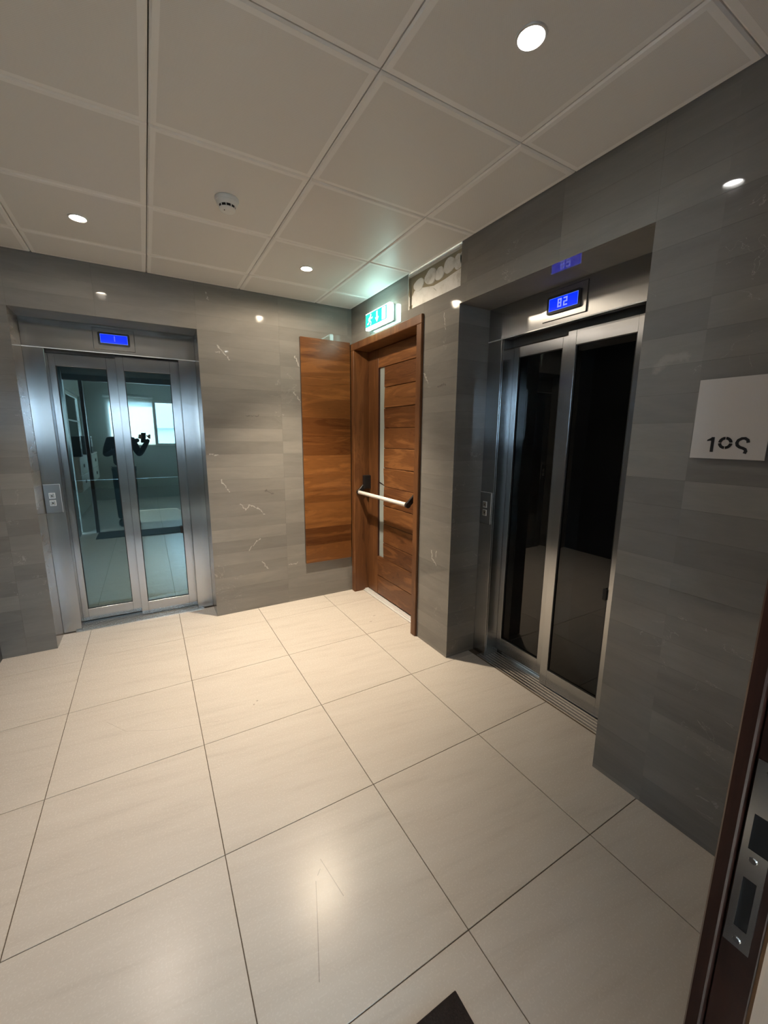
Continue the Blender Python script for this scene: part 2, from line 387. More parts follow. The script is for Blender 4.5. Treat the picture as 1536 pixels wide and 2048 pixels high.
# ------------------------------------------------------------------ ceiling of the lift lobby
ce = struct(box('ceiling', M['void'], XL, 0.0, YF, 0.0, H+0.03, H+0.10), 'suspended ceiling of square white perforated tiles')
cxs = [XL+0.004, -2.1276, -1.5276, -0.9276, -0.3276, -0.004]
cys = [YF+0.004, -2.7369, -2.1369, -1.5369, -0.9369, -0.3369, -0.005]
LAMPS = {(-1.8276, -0.637): 'far_left', (-0.6276, -0.637): 'far_right', (-0.6276, -2.437): 'near_right', (-1.8276, -2.437): 'near_left'}
def ceil_tile(x0, x1, y0, y1, hole):
    bm = bmesh.new(); g = 0.0018; b = 0.016
    cx, cy = (x0+x1)/2, (y0+y1)/2
    a0, a1, b0, b1 = x0+g-cx, x1-g-cx, y0+g-cy, y1-g-cy
    def ring(d, z): return [bm.verts.new(c) for c in ((a0+d, b0+d, z), (a1-d, b0+d, z), (a1-d, b1-d, z), (a0+d, b1-d, z))]
    r0, r1, r2a, r2 = ring(0, 0.020), ring(0, 0.005), ring(0.006, 0.0), ring(0.024, 0.0)
    for p, q in ((r0, r1), (r1, r2a), (r2a, r2)):
        for i in range(4): bm.faces.new((p[i], p[(i+1) % 4], q[(i+1) % 4], q[i]))
    if hole is None:
        bm.faces.new(r2)
    else:
        hx, hy = hole[0]-cx, hole[1]-cy; n = 32; R = 0.036
        circ = [bm.verts.new((hx+R*math.cos(2*math.pi*i/n), hy+R*math.sin(2*math.pi*i/n), 0)) for i in range(n)]
        up = [bm.verts.new((v.co.x, v.co.y, 0.02)) for v in circ]
        for i in range(n): bm.faces.new((circ[i], circ[(i+1) % n], up[(i+1) % n], up[i]))
        # fan each quarter of the circle to its corner
        corners = [r2[2], r2[3], r2[0], r2[1]]
        q = n//4
        for c in range(4):
            off = c*q
            for i in range(q): bm.faces.new((corners[c], circ[(off+i+1) % n], circ[(off+i) % n]))
            bm.faces.new((corners[c], corners[(c+1) % 4], circ[(off+q) % n]))
    o = mk('ceiling_tile', bm, M['ceil_edge'], ce); o.data.materials.append(M['ceil'])
    for i_, p_ in enumerate(o.data.polygons): p_.material_index = 0 if i_ < 12 else 1
    o.location = (cx, cy, H+random.uniform(-.0004, .0004)); return o
for i in range(5):
    for j in range(6):
        hole = None
        for L in LAMPS:
            if cxs[i] < L[0] < cxs[i+1] and cys[j] < L[1] < cys[j+1]: hole = L
        ceil_tile(cxs[i], cxs[i+1], cys[j], cys[j+1], hole)

# ------------------------------------------------------------------ marble walls
ZR = [0.0] + [0.12+0.1*i for i in range(25)] + [2.57]
ZR = [0.0] + [round(0.12+0.1*i, 3) for i in range(25)]; ZR[-1] = 2.565
def clad(parent, cells, place, th=0.02, zmax=9, zmin=-1, skip=None):
    """cells: u intervals; place(u0,u1,z0,z1)->box extents"""
    g = 0.0002
    for u0, u1 in cells:
        for z0, z1 in zip(ZR, ZR[1:]):
            a, b = max(z0, zmin), min(z1, zmax)
            if b-a < 0.02: continue
            if skip and skip((u0+u1)/2, (a+b)/2): continue
            box('marble_tile', M['marble'], *place(u0+g, u1-g, a+g, b-g), parent)
OPL, OPR, SOF = -2.28, -1.24, 2.22      # left lift opening
wb = struct(boxes('wall_back', M['backing'], [(XL-0.2, OPL-0.02, 0.02, 0.40, 0, 2.6), (OPR+0.02, 0.4, 0.02, 0.40, 0, 2.6), (OPL-0.02, OPR+0.02, 0.02, 0.40, SOF+0.02, 2.6)]), 'back wall clad in polished grey marble strips')
pb = lambda u0, u1, z0, z1: (u0, u1, 0.0, 0.02, z0, z1)
clad(wb, [(XL, -2.44), (-2.44, OPL), (OPR, -0.64), (-0.64, 0.0)], pb)
clad(wb, [(OPL, -1.84), (-1.84, OPR)], pb, zmin=SOF)
clad(wb, [(0.02, 0.24)], lambda u0, u1, z0, z1: (OPL-0.02, OPL, u0, u1, z0, z1), zmax=SOF)
clad(wb, [(0.02, 0.24)], lambda u0, u1, z0, z1: (OPR, OPR+0.02, u0, u1, z0, z1), zmax=SOF)
for a, b in ((OPL, -1.84), (-1.84, OPR)): box('marble_tile', M['marble'], a, b, 0.02, 0.24, SOF, SOF+0.02, wb)

RY0, RY1 = -1.43, -2.48                  # right lift opening
DY0, DY1, DZ = -0.012, -1.08, 2.25       # door frame outer
wr = struct(boxes('wall_right', M['backing'], [(0.024, 0.40, DY1, RY0+0.02, 0, 2.6), (0.024, 0.40, RY1-0.02, YF-0.1, 0, 2.6), (0.024, 0.40, RY1-0.02, RY0+0.02, SOF+0.02, 2.6), (0.024, 0.40, 0.02, DY1, DZ, 2.6)]), 'right wall clad in polished grey marble strips')
pr = lambda u0, u1, z0, z1: (0.0, 0.02, u0, u1, z0, z1)
clad(wr, [(RY0, DY1)], pr, zmax=2.315)
clad(wr, [(-3.09, RY1), (YF, -3.09)], pr)
clad(wr, [(-2.085, RY0), (RY1, -2.085)], pr, zmin=SOF)
clad(wr, [(-0.285, 0.0), (-0.885, -0.285)], pr, zmin=DZ)
clad(wr, [(DY1, -0.885)], pr, zmin=DZ, zmax=2.315)
clad(wr, [(0.02, 0.24)], lambda u0, u1, z0, z1: (u0, u1, RY0, RY0+0.02, z0, z1), zmax=SOF)
clad(wr, [(0.02, 0.24)], lambda u0, u1, z0, z1: (u0, u1, RY1-0.02, RY1, z0, z1), zmax=SOF)
for a, b in ((RY1, -2.085), (-2.085, RY0)): box('marble_tile', M['marble'], 0.02, 0.24, a, b, SOF, SOF+0.02, wr)
# bare patch: backer board, adhesive dabs, edge trims
PY0, PY1, PZ0, PZ1 = -0.885, -1.43, 2.315, 2.565
box('backer_board', M['board'], 0.021, 0.0245, PY0, PY1, PZ0, PZ1, wr)
def dab(pts, th, nm='adhesive_dab'):
    bm = bmesh.new()
    n = len(pts); cu = sum(p[0] for p in pts)/n; cv = sum(p[1] for p in pts)/n
    A = [bm.verts.new((0.0215, u, v)) for u, v in pts]
    B = [bm.verts.new((0.0215-th*0.8, cu+(u-cu)*0.95, cv+(v-cv)*0.95)) for u, v in pts]
    Cc = [bm.verts.new((0.0215-th, cu+(u-cu)*0.75, cv+(v-cv)*0.75)) for u, v in pts]
    for P_, Q_ in ((A, B), (B, Cc)):
        for i in range(n): bm.faces.new((P_[i], P_[(i+1) % n], Q_[(i+1) % n], Q_[i]))
    bm.faces.new(Cc)
    mk(nm, bm, M['mortar'], wr, smooth=True)
def blob(cu, cv, ru, rv, th=0.006, tilt=0.0, n=22, seed=0):
    rr = random.Random(seed); pts = []
    for i in range(n):
        t = 2*math.pi*i/n; k_ = 1+0.06*math.sin(3*t+seed)+rr.uniform(-.03, .03)
        a, b = ru*k_*math.cos(t), rv*k_*math.sin(t)
        pts.append((cu+a*math.cos(tilt)-b*math.sin(tilt), min(PZ1-0.03, cv+a*math.sin(tilt)+b*math.cos(tilt))))
    dab(pts, th)
blob(-0.985, 2.452, 0.060, 0.038, seed=1); blob(-1.115, 2.462, 0.062, 0.046, 0.008, seed=2); blob(-1.205, 2.452, 0.045, 0.038, seed=3)
blob(-1.300, 2.468, 0.055, 0.042, 0.008, seed=4); blob(-1.385, 2.462, 0.043, 0.042, seed=5); blob(-1.412, 2.470, 0.016, 0.036, seed=6)
pts = [(-0.905, 2.317), (-1.429, 2.317)] + [(-1.429+0.035*i, 2.383+0.012*math.sin(i*1.7)+random.uniform(-.006, .006)-(0.012 if 5 < i < 9 else 0)) for i in range(0, 15)] + [(-0.915, 2.37)]
dab(pts, 0.007)
pts = [(-0.897, 2.345), (-0.90, 2.40), (-0.93, 2.43), (-1.02, 2.425), (-1.15, 2.40), (-1.28, 2.405), (-1.42, 2.42), (-1.428, 2.38), (-1.2, 2.36), (-1.0, 2.36)]
dab(pts, 0.0025, 'adhesive_smear')
box('tile_edge_strip', M['steel_edge'], 0.0, 0.022, PY0-0.006, PY0-0.001, PZ0, PZ1, wr)
struct(box('trim_1', M['trimwhite'], -0.002, 0.020, PY1+0.002, PY0-0.006, H-0.014, H-0.002), 'white ceiling edge angle above the bare patch')

# left wall, front wall
wl = struct(box('wall_left', plain('dark_slate_panel', (0.045, 0.047, 0.05), 0.35), XL-0.15, XL, YF, 0.02, 0, 2.6), 'left wall in dark slate panels')
wf = struct(boxes('wall_front', M['marble'], [(XL-0.15, 0.0, YF-0.12, YF, 2.30, 2.62), (-0.18, 0.02, YF-0.12, YF, 0, 2.30)]), 'front wall above and beside the office doors')

# ------------------------------------------------------------------ lift entrance, local frame: x along the opening, y into the wall, z up
def lift_entrance(label, loc, rz, lit, text):
    t = thing('lift_entrance', label, 'lift door', loc, rz, 'lift entrances')
    S = M['steel']; wd = 1.04
    # jambs with a folded return towards the leaves
    boxes('jamb', S, [(0.0, 0.112, 0.24, 0.252, 0.0, 2.035), (0.106, 0.112, 0.252, 0.36, 0.0, 2.035)], t, 0.0015)
    boxes('jamb', S, [(0.92, wd, 0.24, 0.252, 0.0, 2.035), (0.92, 0.926, 0.252, 0.30, 0.0, 2.035)], t, 0.0015)
    boxes('transom', S, [(0.0, wd, 0.24, 0.252, 2.037, SOF), (0.0, wd, 0.252, 0.30, 2.037, 2.043)], t, 0.0015)
    box('drip_edge', M['alu_light'], 0.0, wd, 0.2365, 0.2405, 2.0325, 2.0375, t)
    zt = 2.028 if lit else 2.004
    box('door_track', M['dark_metal'], 0.0, wd, 0.335, 0.42, zt-0.006, 2.20, t)
    # leaves
    def leaf(a0, a1, d, z0, z1, gx0, gx1, gz0, gz1, extra=()):
        lf = boxes('door_leaf', S, [(a0, gx0, d, d+0.028, z0, z1), (gx1, a1, d, d+0.028, z0, z1), (gx0, gx1, d, d+0.028, z0, gz0), (gx0, gx1, d, d+0.028, gz1, z1)], t, 0.001)
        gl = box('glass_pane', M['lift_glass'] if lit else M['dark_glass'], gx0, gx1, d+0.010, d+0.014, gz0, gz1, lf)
        bm = bmesh.new()
        for b in ((gx0, gx0+0.004, d+0.002, d+0.010, gz0, gz1), (gx1-0.004, gx1, d+0.002, d+0.010, gz0, gz1), (gx0+.004, gx1-.004, d+0.002, d+0.010, gz0, gz0+0.004), (gx0+.004, gx1-.004, d+0.002, d+0.010, gz1-0.004, gz1)): bm_box(bm, *b)
        mk('glazing_gasket', bm, M['rubber'], lf)
        return lf
    l1 = leaf(0.113, 0.545, 0.345, 0.030, zt-0.008, 0.150, 0.448, 0.122, 1.938)
    l2 = leaf(0.508, 0.925, 0.303, 0.014, zt, 0.556, 0.860, 0.117, 1.932)
    box('rubber_stop', M['rubber'], 0.838, 0.860, 0.294, 0.306, 0.665, 0.722, l2, 0.003)
    # sill with grooves
    L = [(0.075, 0.965, 0.206, 0.40, -0.004, 0.002)]
    for k in range(8): L.append((0.075, 0.965, 0.209+0.0235*k, 0.209+0.0235*k+0.013, 0.002, 0.006))
    boxes('sill', M['alu'], L, t)
    # floor display
    box('panel_shade_backing', M['black'], 0.3925, 0.6445, 0.2385, 0.2402, 2.0575, 2.2025, t); box('panel_shade_backing', M['black'], 0.002, 0.100, 0.2385, 0.2402, 0.913, 1.120, t)  # black sheets behind both panels paint the shade round their edges
    dp = box('display_panel', S, 0.395, 0.642, 0.234, 0.2405, 2.060, 2.200, t, 0.0012)
    bm = bmesh.new(); rr = 0.010; x0, x1, z0, z1 = 0.424, 0.614, 2.088, 2.173; pts = []
    for cx, cz, s in ((x1-rr, z0+rr, -90), (x1-rr, z1-rr, 0), (x0+rr, z1-rr, 90), (x0+rr, z0+rr, 180)):
        for q in range(5): pts.append((cx+rr*math.cos(math.radians(s+22.5*q)), cz+rr*math.sin(math.radians(s+22.5*q))))
    bm_prism(bm, pts, lambda u, v, d: (u, d, v), 0.226, 0.2345); mk('display_bezel', bm, M['black'], dp)
    sx0, sx1, sz0, sz1 = 0.437, 0.601, 2.101, 2.161
    box('display_screen', M['screen'], sx0, sx1, 0.2252, 0.2262, sz0, sz1, dp)
    e = 0.0018; L = [(sx0, sx1, 0.2246, 0.2253, sz0, sz0+e), (sx0, sx1, 0.2246, 0.2253, sz1-e, sz1), (sx0, sx0+e, 0.2246, 0.2253, sz0+e, sz1-e), (sx1-e, sx1, 0.2246, 0.2253, sz0+e, sz1-e)]
    boxes('screen_outline', M['screen_line'], L, dp)
    SEG = {'B': 'abcdefg', '2': 'abged', '1': 'bc'}
    def digit(ch, x, z, w, h, th, mat):
        L = []; yy = (0.2243, 0.2252)
        for s in SEG[ch]:
            if s == 'a': L.append((x, x+w, *yy, z+h-th, z+h))
            if s == 'g': L.append((x, x+w, *yy, z+h/2-th/2, z+h/2+th/2))
            if s == 'd': L.append((x, x+w, *yy, z, z+th))
            if s == 'b': L.append((x+w-th, x+w, *yy, z+h/2, z+h))
            if s == 'c': L.append((x+w-th, x+w, *yy, z, z+h/2))
            if s == 'f': L.append((x, x+th, *yy, z+h/2, z+h))
            if s == 'e': L.append((x, x+th, *yy, z, z+h/2))
        boxes('display_digit', mat, L, dp)
    if text == 'B2':
        digit('B', 0.488, 2.112, 0.022, 0.040, 0.0065, M['digit']); digit('2', 0.521, 2.112, 0.022, 0.040, 0.0065, M['digit'])
    else: digit('1', 0.503, 2.116, 0.022, 0.036, 0.006, M['digit_dim'])
    # call buttons
    cp = box('call_panel', M['plate'], 0.004, 0.098, 0.2345, 0.2405, 0.915, 1.118, t, 0.0015)
    for z, up in ((1.039, True), (0.986, False)):
        boxes('button_surround', M['alu_light'], [(0.030, 0.066, 0.2325, 0.2350, z-0.020, z+0.020)], cp, 0.0008)
        box('call_button', M['alu'], 0.034, 0.062, 0.2305, 0.2330, z-0.016, z+0.016, cp, 0.0008)
        bm = bmesh.new(); s = 0.0065*(1 if up else -1)
        bm_prism(bm, [(0.048-abs(s), z-s*0.8), (0.048+abs(s), z-s*0.8), (0.048, z+s)], lambda u, v, d: (u, d, v), 0.2298, 0.2308)
        mk('arrow_mark', bm, M['black'], cp)
    boxes('panel_edge_glint', M['alu_light'], [(0.004, 0.098, 0.2338, 0.2400, 1.1175, 1.1195), (0.097, 0.099, 0.2338, 0.2400, 0.915, 1.1175)], cp)  # bright strips paint the glint along the top and right edges
    # shaft behind the leaves; its lack of light is put into the wall colours
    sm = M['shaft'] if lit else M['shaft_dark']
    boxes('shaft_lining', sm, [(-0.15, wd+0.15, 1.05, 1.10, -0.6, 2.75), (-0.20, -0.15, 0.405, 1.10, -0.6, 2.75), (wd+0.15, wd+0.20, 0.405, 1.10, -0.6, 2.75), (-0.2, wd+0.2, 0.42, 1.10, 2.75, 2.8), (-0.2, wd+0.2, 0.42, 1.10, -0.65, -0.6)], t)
    if lit:
        bt = box('cross_beam', M['steel'], -0.14, wd+0.14, 0.55, 0.60, 1.036, 1.110, t, 0.002)
        box('car_sill', M['alu'], 0.05, 0.99, 0.48, 0.52, 0.085, 0.105, t)
    return t
liftA = lift_entrance('stainless steel lift entrance on the back wall, display showing 1, window reflected in glass', (OPL, 0, 0), 0, True, '1')
liftB = lift_entrance('stainless steel lift entrance on the right wall, display showing B2, dark glass leaves', (0, RY0, 0), -math.pi/2, False, 'B2')

# ------------------------------------------------------------------ stair door on the right wall
d1 = thing('door_1', 'walnut plank door with white push bar and narrow frosted glass beside the corner', 'door', (0, 0, 0)); d1['kind'] = 'structure'; del d1['category']
fw = 0.058
boxes('door_frame', M['door_v'], [(-0.018, 0.20, DY0, DY0-fw, 0, DZ-fw), (-0.018, 0.20, DY1+fw, DY1, 0, DZ-fw), (-0.018, 0.20, DY0, DY1, DZ-fw, DZ)], d1, 0.004)
LX0, LX1 = 0.13, 0.172
ly0, ly1 = DY0-fw-0.003, DY1+fw+0.003
leaf = boxes('door_leaf', M['door_v'], [(LX0, LX1, ly0, -0.245, 0.022, DZ-fw-0.004), (LX0, LX1, -0.925, ly1, 0.022, DZ-fw-0.004)], d1, 0.002)
box('door_rail', M['door_h'], LX0+0.001, LX1, -0.245, -0.925, 2.036, DZ-fw-0.004, leaf, 0.002)
box('door_rail', M['door_h'], LX0+0.001, LX1, -0.245, -0.925, 0.205, 0.385, leaf, 0.002)
box('door_rail', M['door_h'], LX0+0.003, LX1, -0.245, -0.925, 0.022, 0.201, leaf, 0.002)
pz = [0.387, 0.533, 0.705, 0.868, 1.036, 1.200, 1.368, 1.536, 1.700, 1.868, 2.034]
tilts = [-1.6, 0.9, -0.6, 1.5, -2.6, 0.5, -0.4, -2.2, 1.8, 0.7]
for k_, (z0, z1) in enumerate(zip(pz, pz[1:])):
    bm = bmesh.new(); h = (z1-z0)/2-0.0018
    bm_box(bm, -0.018, 0.018, -0.2905, 0.2905, -h, h)
    o = mk('door_plank', bm, M['door_h'], leaf, 0.003); o.location = (LX0+0.021, -0.345-0.2905+0.0015, (z0+z1)/2)
    o.rotation_euler = (0, math.radians(tilts[k_]), 0)
box('glass_pane', M['frosted'], LX0+0.016, LX0+0.022, -0.246, -0.344, 0.386, 2.035, leaf)
boxes('glazing_bead', M['dark_wood'], [(LX0+0.002, LX0+0.016, -0.245, -0.253, 0.387, 2.034)], leaf)
boxes('threshold', M['alu_light'], [(0.075, 0.20, DY0-fw, DY1+fw, 0.0, 0.010), (0.09, 0.128, DY0-fw, DY1+fw, 0.010, 0.020)], d1, 0.002)
# push bar
pbm = box('push_bar_case', M['black'], 0.062, 0.131, -0.078, -0.118, 0.995, 1.118, leaf, 0.006, 2)
box('push_bar_case', M['black'], 0.062, 0.131, -0.905, -0.945, 0.985, 1.09, leaf, 0.006, 2)
bm = bmesh.new(); bm_cyl(bm, (0.022, -0.095, 0.963), (0.022, -0.885, 0.963), 0.0165, seg=24); mk('push_bar', bm, M['silver_bar'], leaf, smooth=True)
for y in (-0.086, -0.894):
    bm = bmesh.new()
    bm_cyl(bm, (0.022, y-0.012, 0.963), (0.022, y+0.012, 0.963), 0.022, seg=24)
    yy = y if y > -0.5 else y-0.01
    a, b = Vector((0.022, y, 0.963)), Vector((0.090, yy, 1.03)); dd = (b-a).normalized(); nn = Vector((-dd.z, 0, dd.x))
    vs = [a+nn*0.019, b+nn*0.022, b-nn*0.022, a-nn*0.019]
    A = [bm.verts.new(v+Vector((0, -0.009, 0))) for v in vs]; B = [bm.verts.new(v+Vector((0, 0.009, 0))) for v in vs]
    bm.faces.new(A); bm.faces.new(B[::-1])
    for i in range(4): bm.faces.new((A[i], A[(i+1) % 4], B[(i+1) % 4], B[i]))
    mk('push_bar_arm', bm, M['black'], leaf, 0.002)
# lever handle behind the frosted glass
bm = bmesh.new(); bm_cyl(bm, (0.150, -0.200, 1.075), (0.150, -0.330, 1.045), 0.008, 0.006, 12); bm_cyl(bm, (0.150, -0.2, 1.075), (0.19, -0.2, 1.075), 0.009, seg=12)
mk('lever_handle', bm, M['black'], leaf, smooth=True)
# landing behind the door
st = struct(boxes('wall_stair', M['office_wall'], [(1.2, 1.25, -1.6, 0.3, -0.1, 2.6), (0.40, 1.25, 0.25, 0.3, -0.1, 2.6), (0.40, 1.25, -1.6, -1.55, -0.1, 2.6), (0.40, 1.25, -1.6, 0.3, 2.6, 2.65), (0.40, 1.25, -1.6, 0.3, -0.1, -0.05)]), 'pale walls of the stair landing behind the plank door')

# ------------------------------------------------------------------ teak panel on the back wall
tp = thing('wall_panel', 'tall narrow teak board panel hung on the marble between the back lift and the corner', 'panel', (-0.475, -0.028, 0.34))
box('panel_core', M['backing'], 0.0, 0.445, 0.018, 0.028, 0.003, 1.917, tp)
for k_ in range(12):
    box('panel_board', M['panel_h'], 0.0, 0.445, 0.0, 0.018, 0.16*k_+0.0001, 0.16*(k_+1)-0.0001, tp, 0.0002)

# ------------------------------------------------------------------ exit sign
es = thing('exit_sign', 'lit green exit sign with running man, down arrow and doorway above the plank door', 'exit sign', (0, -0.541, 2.285))
W_, H_ = 0.368, 0.122
bm = bmesh.new(); bm_box(bm, -0.018, -0.0005, -W_/2+0.008, W_/2-0.008, 0.004, H_-0.004); mk('sign_back', bm, M['white_plastic'], es, 0.004)
bm = bmesh.new(); bm_box(bm, -0.050, -0.018, -W_/2, W_/2, 0, H_); mk('sign_diffuser', bm, M['sign_white'], es, 0.007, seg=3)
bm = bmesh.new(); bm_box(bm, -0.0512, -0.0495, -W_/2+0.042, W_/2-0.006, 0.020, H_-0.008); mk('sign_face', bm, M['sign_green'], es)
to = lambda u, v, d: (d, -u, v)      # u grows to the right as seen from the room
def pict(nm, polys):
    bm = bmesh.new()
    for p in polys: bm_prism(bm, p, to, -0.0522, -0.0508)
    mk(nm, bm, M['sign_pict'], es)
bm = bmesh.new()
bm_box(bm, -0.0521, -0.0508, -0.146, -0.141, 0.018, H_-0.008); bm_box(bm, -0.0521, -0.0508, -0.141, W_/2-0.006, 0.018, 0.0205); mk('face_outline', bm, M['sign_border'], es)
pict('door_pictogram', [[(0.078, 0.024), (0.132, 0.024), (0.132, 0.108), (0.078, 0.108)]])
pict('arrow_pictogram', [[(-0.006, 0.104), (0.014, 0.104), (0.014, 0.062), (0.032, 0.062), (0.004, 0.026), (-0.024, 0.062), (-0.006, 0.062)]])
hd = [(-0.095+0.010*math.cos(t), 0.098+0.010*math.sin(t)) for t in [2*math.pi*i/12 for i in range(12)]]
pict('running_man_pictogram', [hd, stroke([(-0.098, 0.088), (-0.112, 0.058)], 0.018), stroke([(-0.112, 0.060), (-0.090, 0.046), (-0.096, 0.024)], 0.011),
                               stroke([(-0.114, 0.060), (-0.128, 0.042), (-0.150, 0.040)], 0.011), stroke([(-0.098, 0.084), (-0.078, 0.070), (-0.064, 0.078)], 0.008), stroke([(-0.102, 0.084), (-0.124, 0.078), (-0.132, 0.062)], 0.008)])

# ------------------------------------------------------------------ smoke detector
sm = thing('smoke_detector', 'round white smoke detector with dark vents on the ceiling', 'smoke detector', (-1.2096, -1.200, H))
bm = bmesh.new(); bm_lathe(bm, [(0, 0), (0.052, 0), (0.053, -0.006), (0.050, -0.016), (0.0, -0.016)], 40); mk('detector_base', bm, M['white_plastic'], sm, smooth=True)
bm = bmesh.new(); bm_lathe(bm, [(0.0, -0.014), (0.048, -0.016), (0.045, -0.026), (0.036, -0.032), (0.0, -0.032)], 40); mk('detector_body', bm, M['white_plastic'], sm, smooth=True)
for q in range(10):
    bm = bmesh.new(); a0 = 2*math.pi*q/10+0.05; n = 5
    pr_ = []
    for i in range(n+1):
        a = a0+(2*math.pi/10-0.13)*i/n; pr_.append((math.cos(a), math.sin(a)))
    rows = [[bm.verts.new((c*r, s*r, z)) for c, s in pr_] for r, z in ((0.0365, -0.0318), (0.0345, -0.042), (0.028, -0.042), (0.028, -0.0318))]
    for A, B in zip(rows, rows[1:]):
        for i in range(n): bm.faces.new((A[i], A[i+1], B[i+1], B[i]))
    mk('vent_opening', bm, M['black'], sm)
bm = bmesh.new()
for q in range(10):
    a = 2*math.pi*q/10+0.02; c, s = math.cos(a), math.sin(a)
    bm_cyl(bm, (c*0.036, s*0.036, -0.031), (c*0.034, s*0.034, -0.043), 0.0022, seg=6)
mk('vent_ribs', bm, M['white_plastic'], sm)
bm = bmesh.new(); bm_lathe(bm, [(0.0, -0.0415), (0.036, -0.0415), (0.0365, -0.044), (0.033, -0.050), (0.022, -0.054), (0.0, -0.0555)], 40); mk('detector_cap', bm, M['white_plastic'], sm, smooth=True)
bm = bmesh.new(); bm_lathe(bm, [(0, -0.0535), (0.0022, -0.0535), (0.0018, -0.0565), (0, -0.0565)], 10, (-0.016, -0.014, 0)); mk('status_light', bm, M['black'], sm)

# ------------------------------------------------------------------ downlights
def downlight(loc, which, label):
    t = thing('downlight', label, 'ceiling light', (loc[0], loc[1], H), 0, 'recessed downlights in the lobby ceiling')
    bm = bmesh.new(); bm_lathe(bm, [(0.030, 0.012), (0.0335, 0.0), (0.036, -0.004), (0.0415, -0.004), (0.043, 0.0), (0.0365, 0.0005), (0.0355, 0.03), (0.030, 0.03)], 36)
    mk('trim_ring', bm, M['alu_light'], t, smooth=True)
    bm = bmesh.new(); bm_lathe(bm, [(0.0, 0.004), (0.026, 0.004), (0.030, 0.006), (0.030, 0.010), (0.0, 0.010)], 28)
    mk('lamp_lens', bm, M['bulb_white'] if which == 'near_right' else M['bulb_warm'], t, smooth=True)
    ld = bpy.data.lights.new('lamp_beam', 'SPOT'); ld.energy = LAMP_POWER[which]; ld.spot_size = math.radians({'far_right': 84, 'far_left': 86, 'near_right': 100, 'near_left': 66}[which]); ld.spot_blend = 1.0; ld.shadow_soft_size = 0.028
    ld.color = {'near_right': (1.0, 0.95, 0.90), 'far_right': (1.0, 0.84, 0.64), 'far_left': (1.0, 0.87, 0.74), 'near_left': (1.0, 0.85, 0.70)}[which]
    lo = bpy.data.objects.new('lamp_beam', ld); COL.objects.link(lo); lo.parent = t; lo.location = (0, 0, -0.012)
    l2 = ld.copy(); l2.energy = LAMP_POWER[which]*{'far_right': 0.11, 'far_left': 0.055, 'near_right': 0.3, 'near_left': 0.01}[which]; l2.spot_size = math.radians(178); l2.spot_blend = 0.3
    lo = bpy.data.objects.new('lamp_spill', l2); COL.objects.link(lo); lo.parent = t; lo.location = (0, 0, -0.012)
    return t
downlight((-0.6276, -2.437), 'near_right', 'brightest round downlight, in the ceiling nearest the doorway on the right')
downlight((-1.8276, -0.637), 'far_left', 'round downlight in the ceiling in front of the back lift')
downlight((-0.6276, -0.637), 'far_right', 'warm round downlight in the ceiling near the exit sign')
downlight((-1.8276, -2.437), 'near_left', 'round downlight above the left foreground, outside the picture')

# ------------------------------------------------------------------ room number plate
PX0 = -0.012
sg = thing('number_sign', 'square off-white wall plate with black stencil number 105 on the right wall', 'sign', (0, -2.79, 1.4015))
to2 = lambda u, v, d: (d, -u, v)
box('sign_plate', M['warm_grey_plate'], PX0, PX0+0.004, -0.1015, 0.097, 0.0, 0.2555, sg, 0.0006)
for yy in (-0.07, 0.065): box('standoff', M['steel_edge'], PX0+0.004, -0.0002, yy-0.006, yy+0.006, 0.12, 0.132, sg)
def Z2(y, z): return (-(y+2.79), z-1.4015)
def glyph(polys):
    bm = bmesh.new()
    for p in polys: bm_prism(bm, p, to2, PX0-0.0009, PX0+0.0005)
    mk('stencil_character', bm, M['black'], sg)
glyph([stroke([Z2(-2.7530, 1.4715), Z2(-2.7530, 1.4235)], 0.0085), [Z2(-2.7375, 1.4585), Z2(-2.7375, 1.4625), Z2(-2.7515, 1.4715), Z2(-2.7515, 1.4600)]])
rings = []
cu, cv = Z2(-2.7875, 1.4530)
for q in range(4):
    a0 = math.radians(90*q+5); a1 = math.radians(90*q+85); out = []; inn = []
    for i in range(9):
        a = a0+(a1-a0)*i/8; out.append((cu+0.0190*math.cos(a), cv+0.0195*math.sin(a))); inn.append((cu+0.0105*math.cos(a), cv+0.0110*math.sin(a)))
    rings.append(out+inn[::-1])
glyph(rings)
sp = [Z2(*q) for q in [(-2.8460, 1.4545), (-2.8440, 1.4630), (-2.8370, 1.4680), (-2.8290, 1.4675), (-2.8205, 1.4620), (-2.8175, 1.4540), (-2.8195, 1.4460), (-2.8270, 1.4400), (-2.8350, 1.4375), (-2.8410, 1.4340), (-2.8430, 1.4285), (-2.8405, 1.4210)]]
glyph([stroke(sp, 0.0085)])

# ------------------------------------------------------------------ doormat
mt = thing('doormat', 'dark brown doormat on the cream floor at the office doorway', 'mat', (-1.70, -2.985, 0))
bm = bmesh.new(); bm_box(bm, -0.66, 0.664, -0.225, 0.224, 0.0004, 0.008); mk('mat_backing', bm, M['rubber'], mt, 0.002)
bm = bmesh.new(); bm_box(bm, -0.658, 0.662, -0.223, 0.222, 0.0075, 0.013); mk('mat_pile', bm, M['mat'], mt, 0.002)

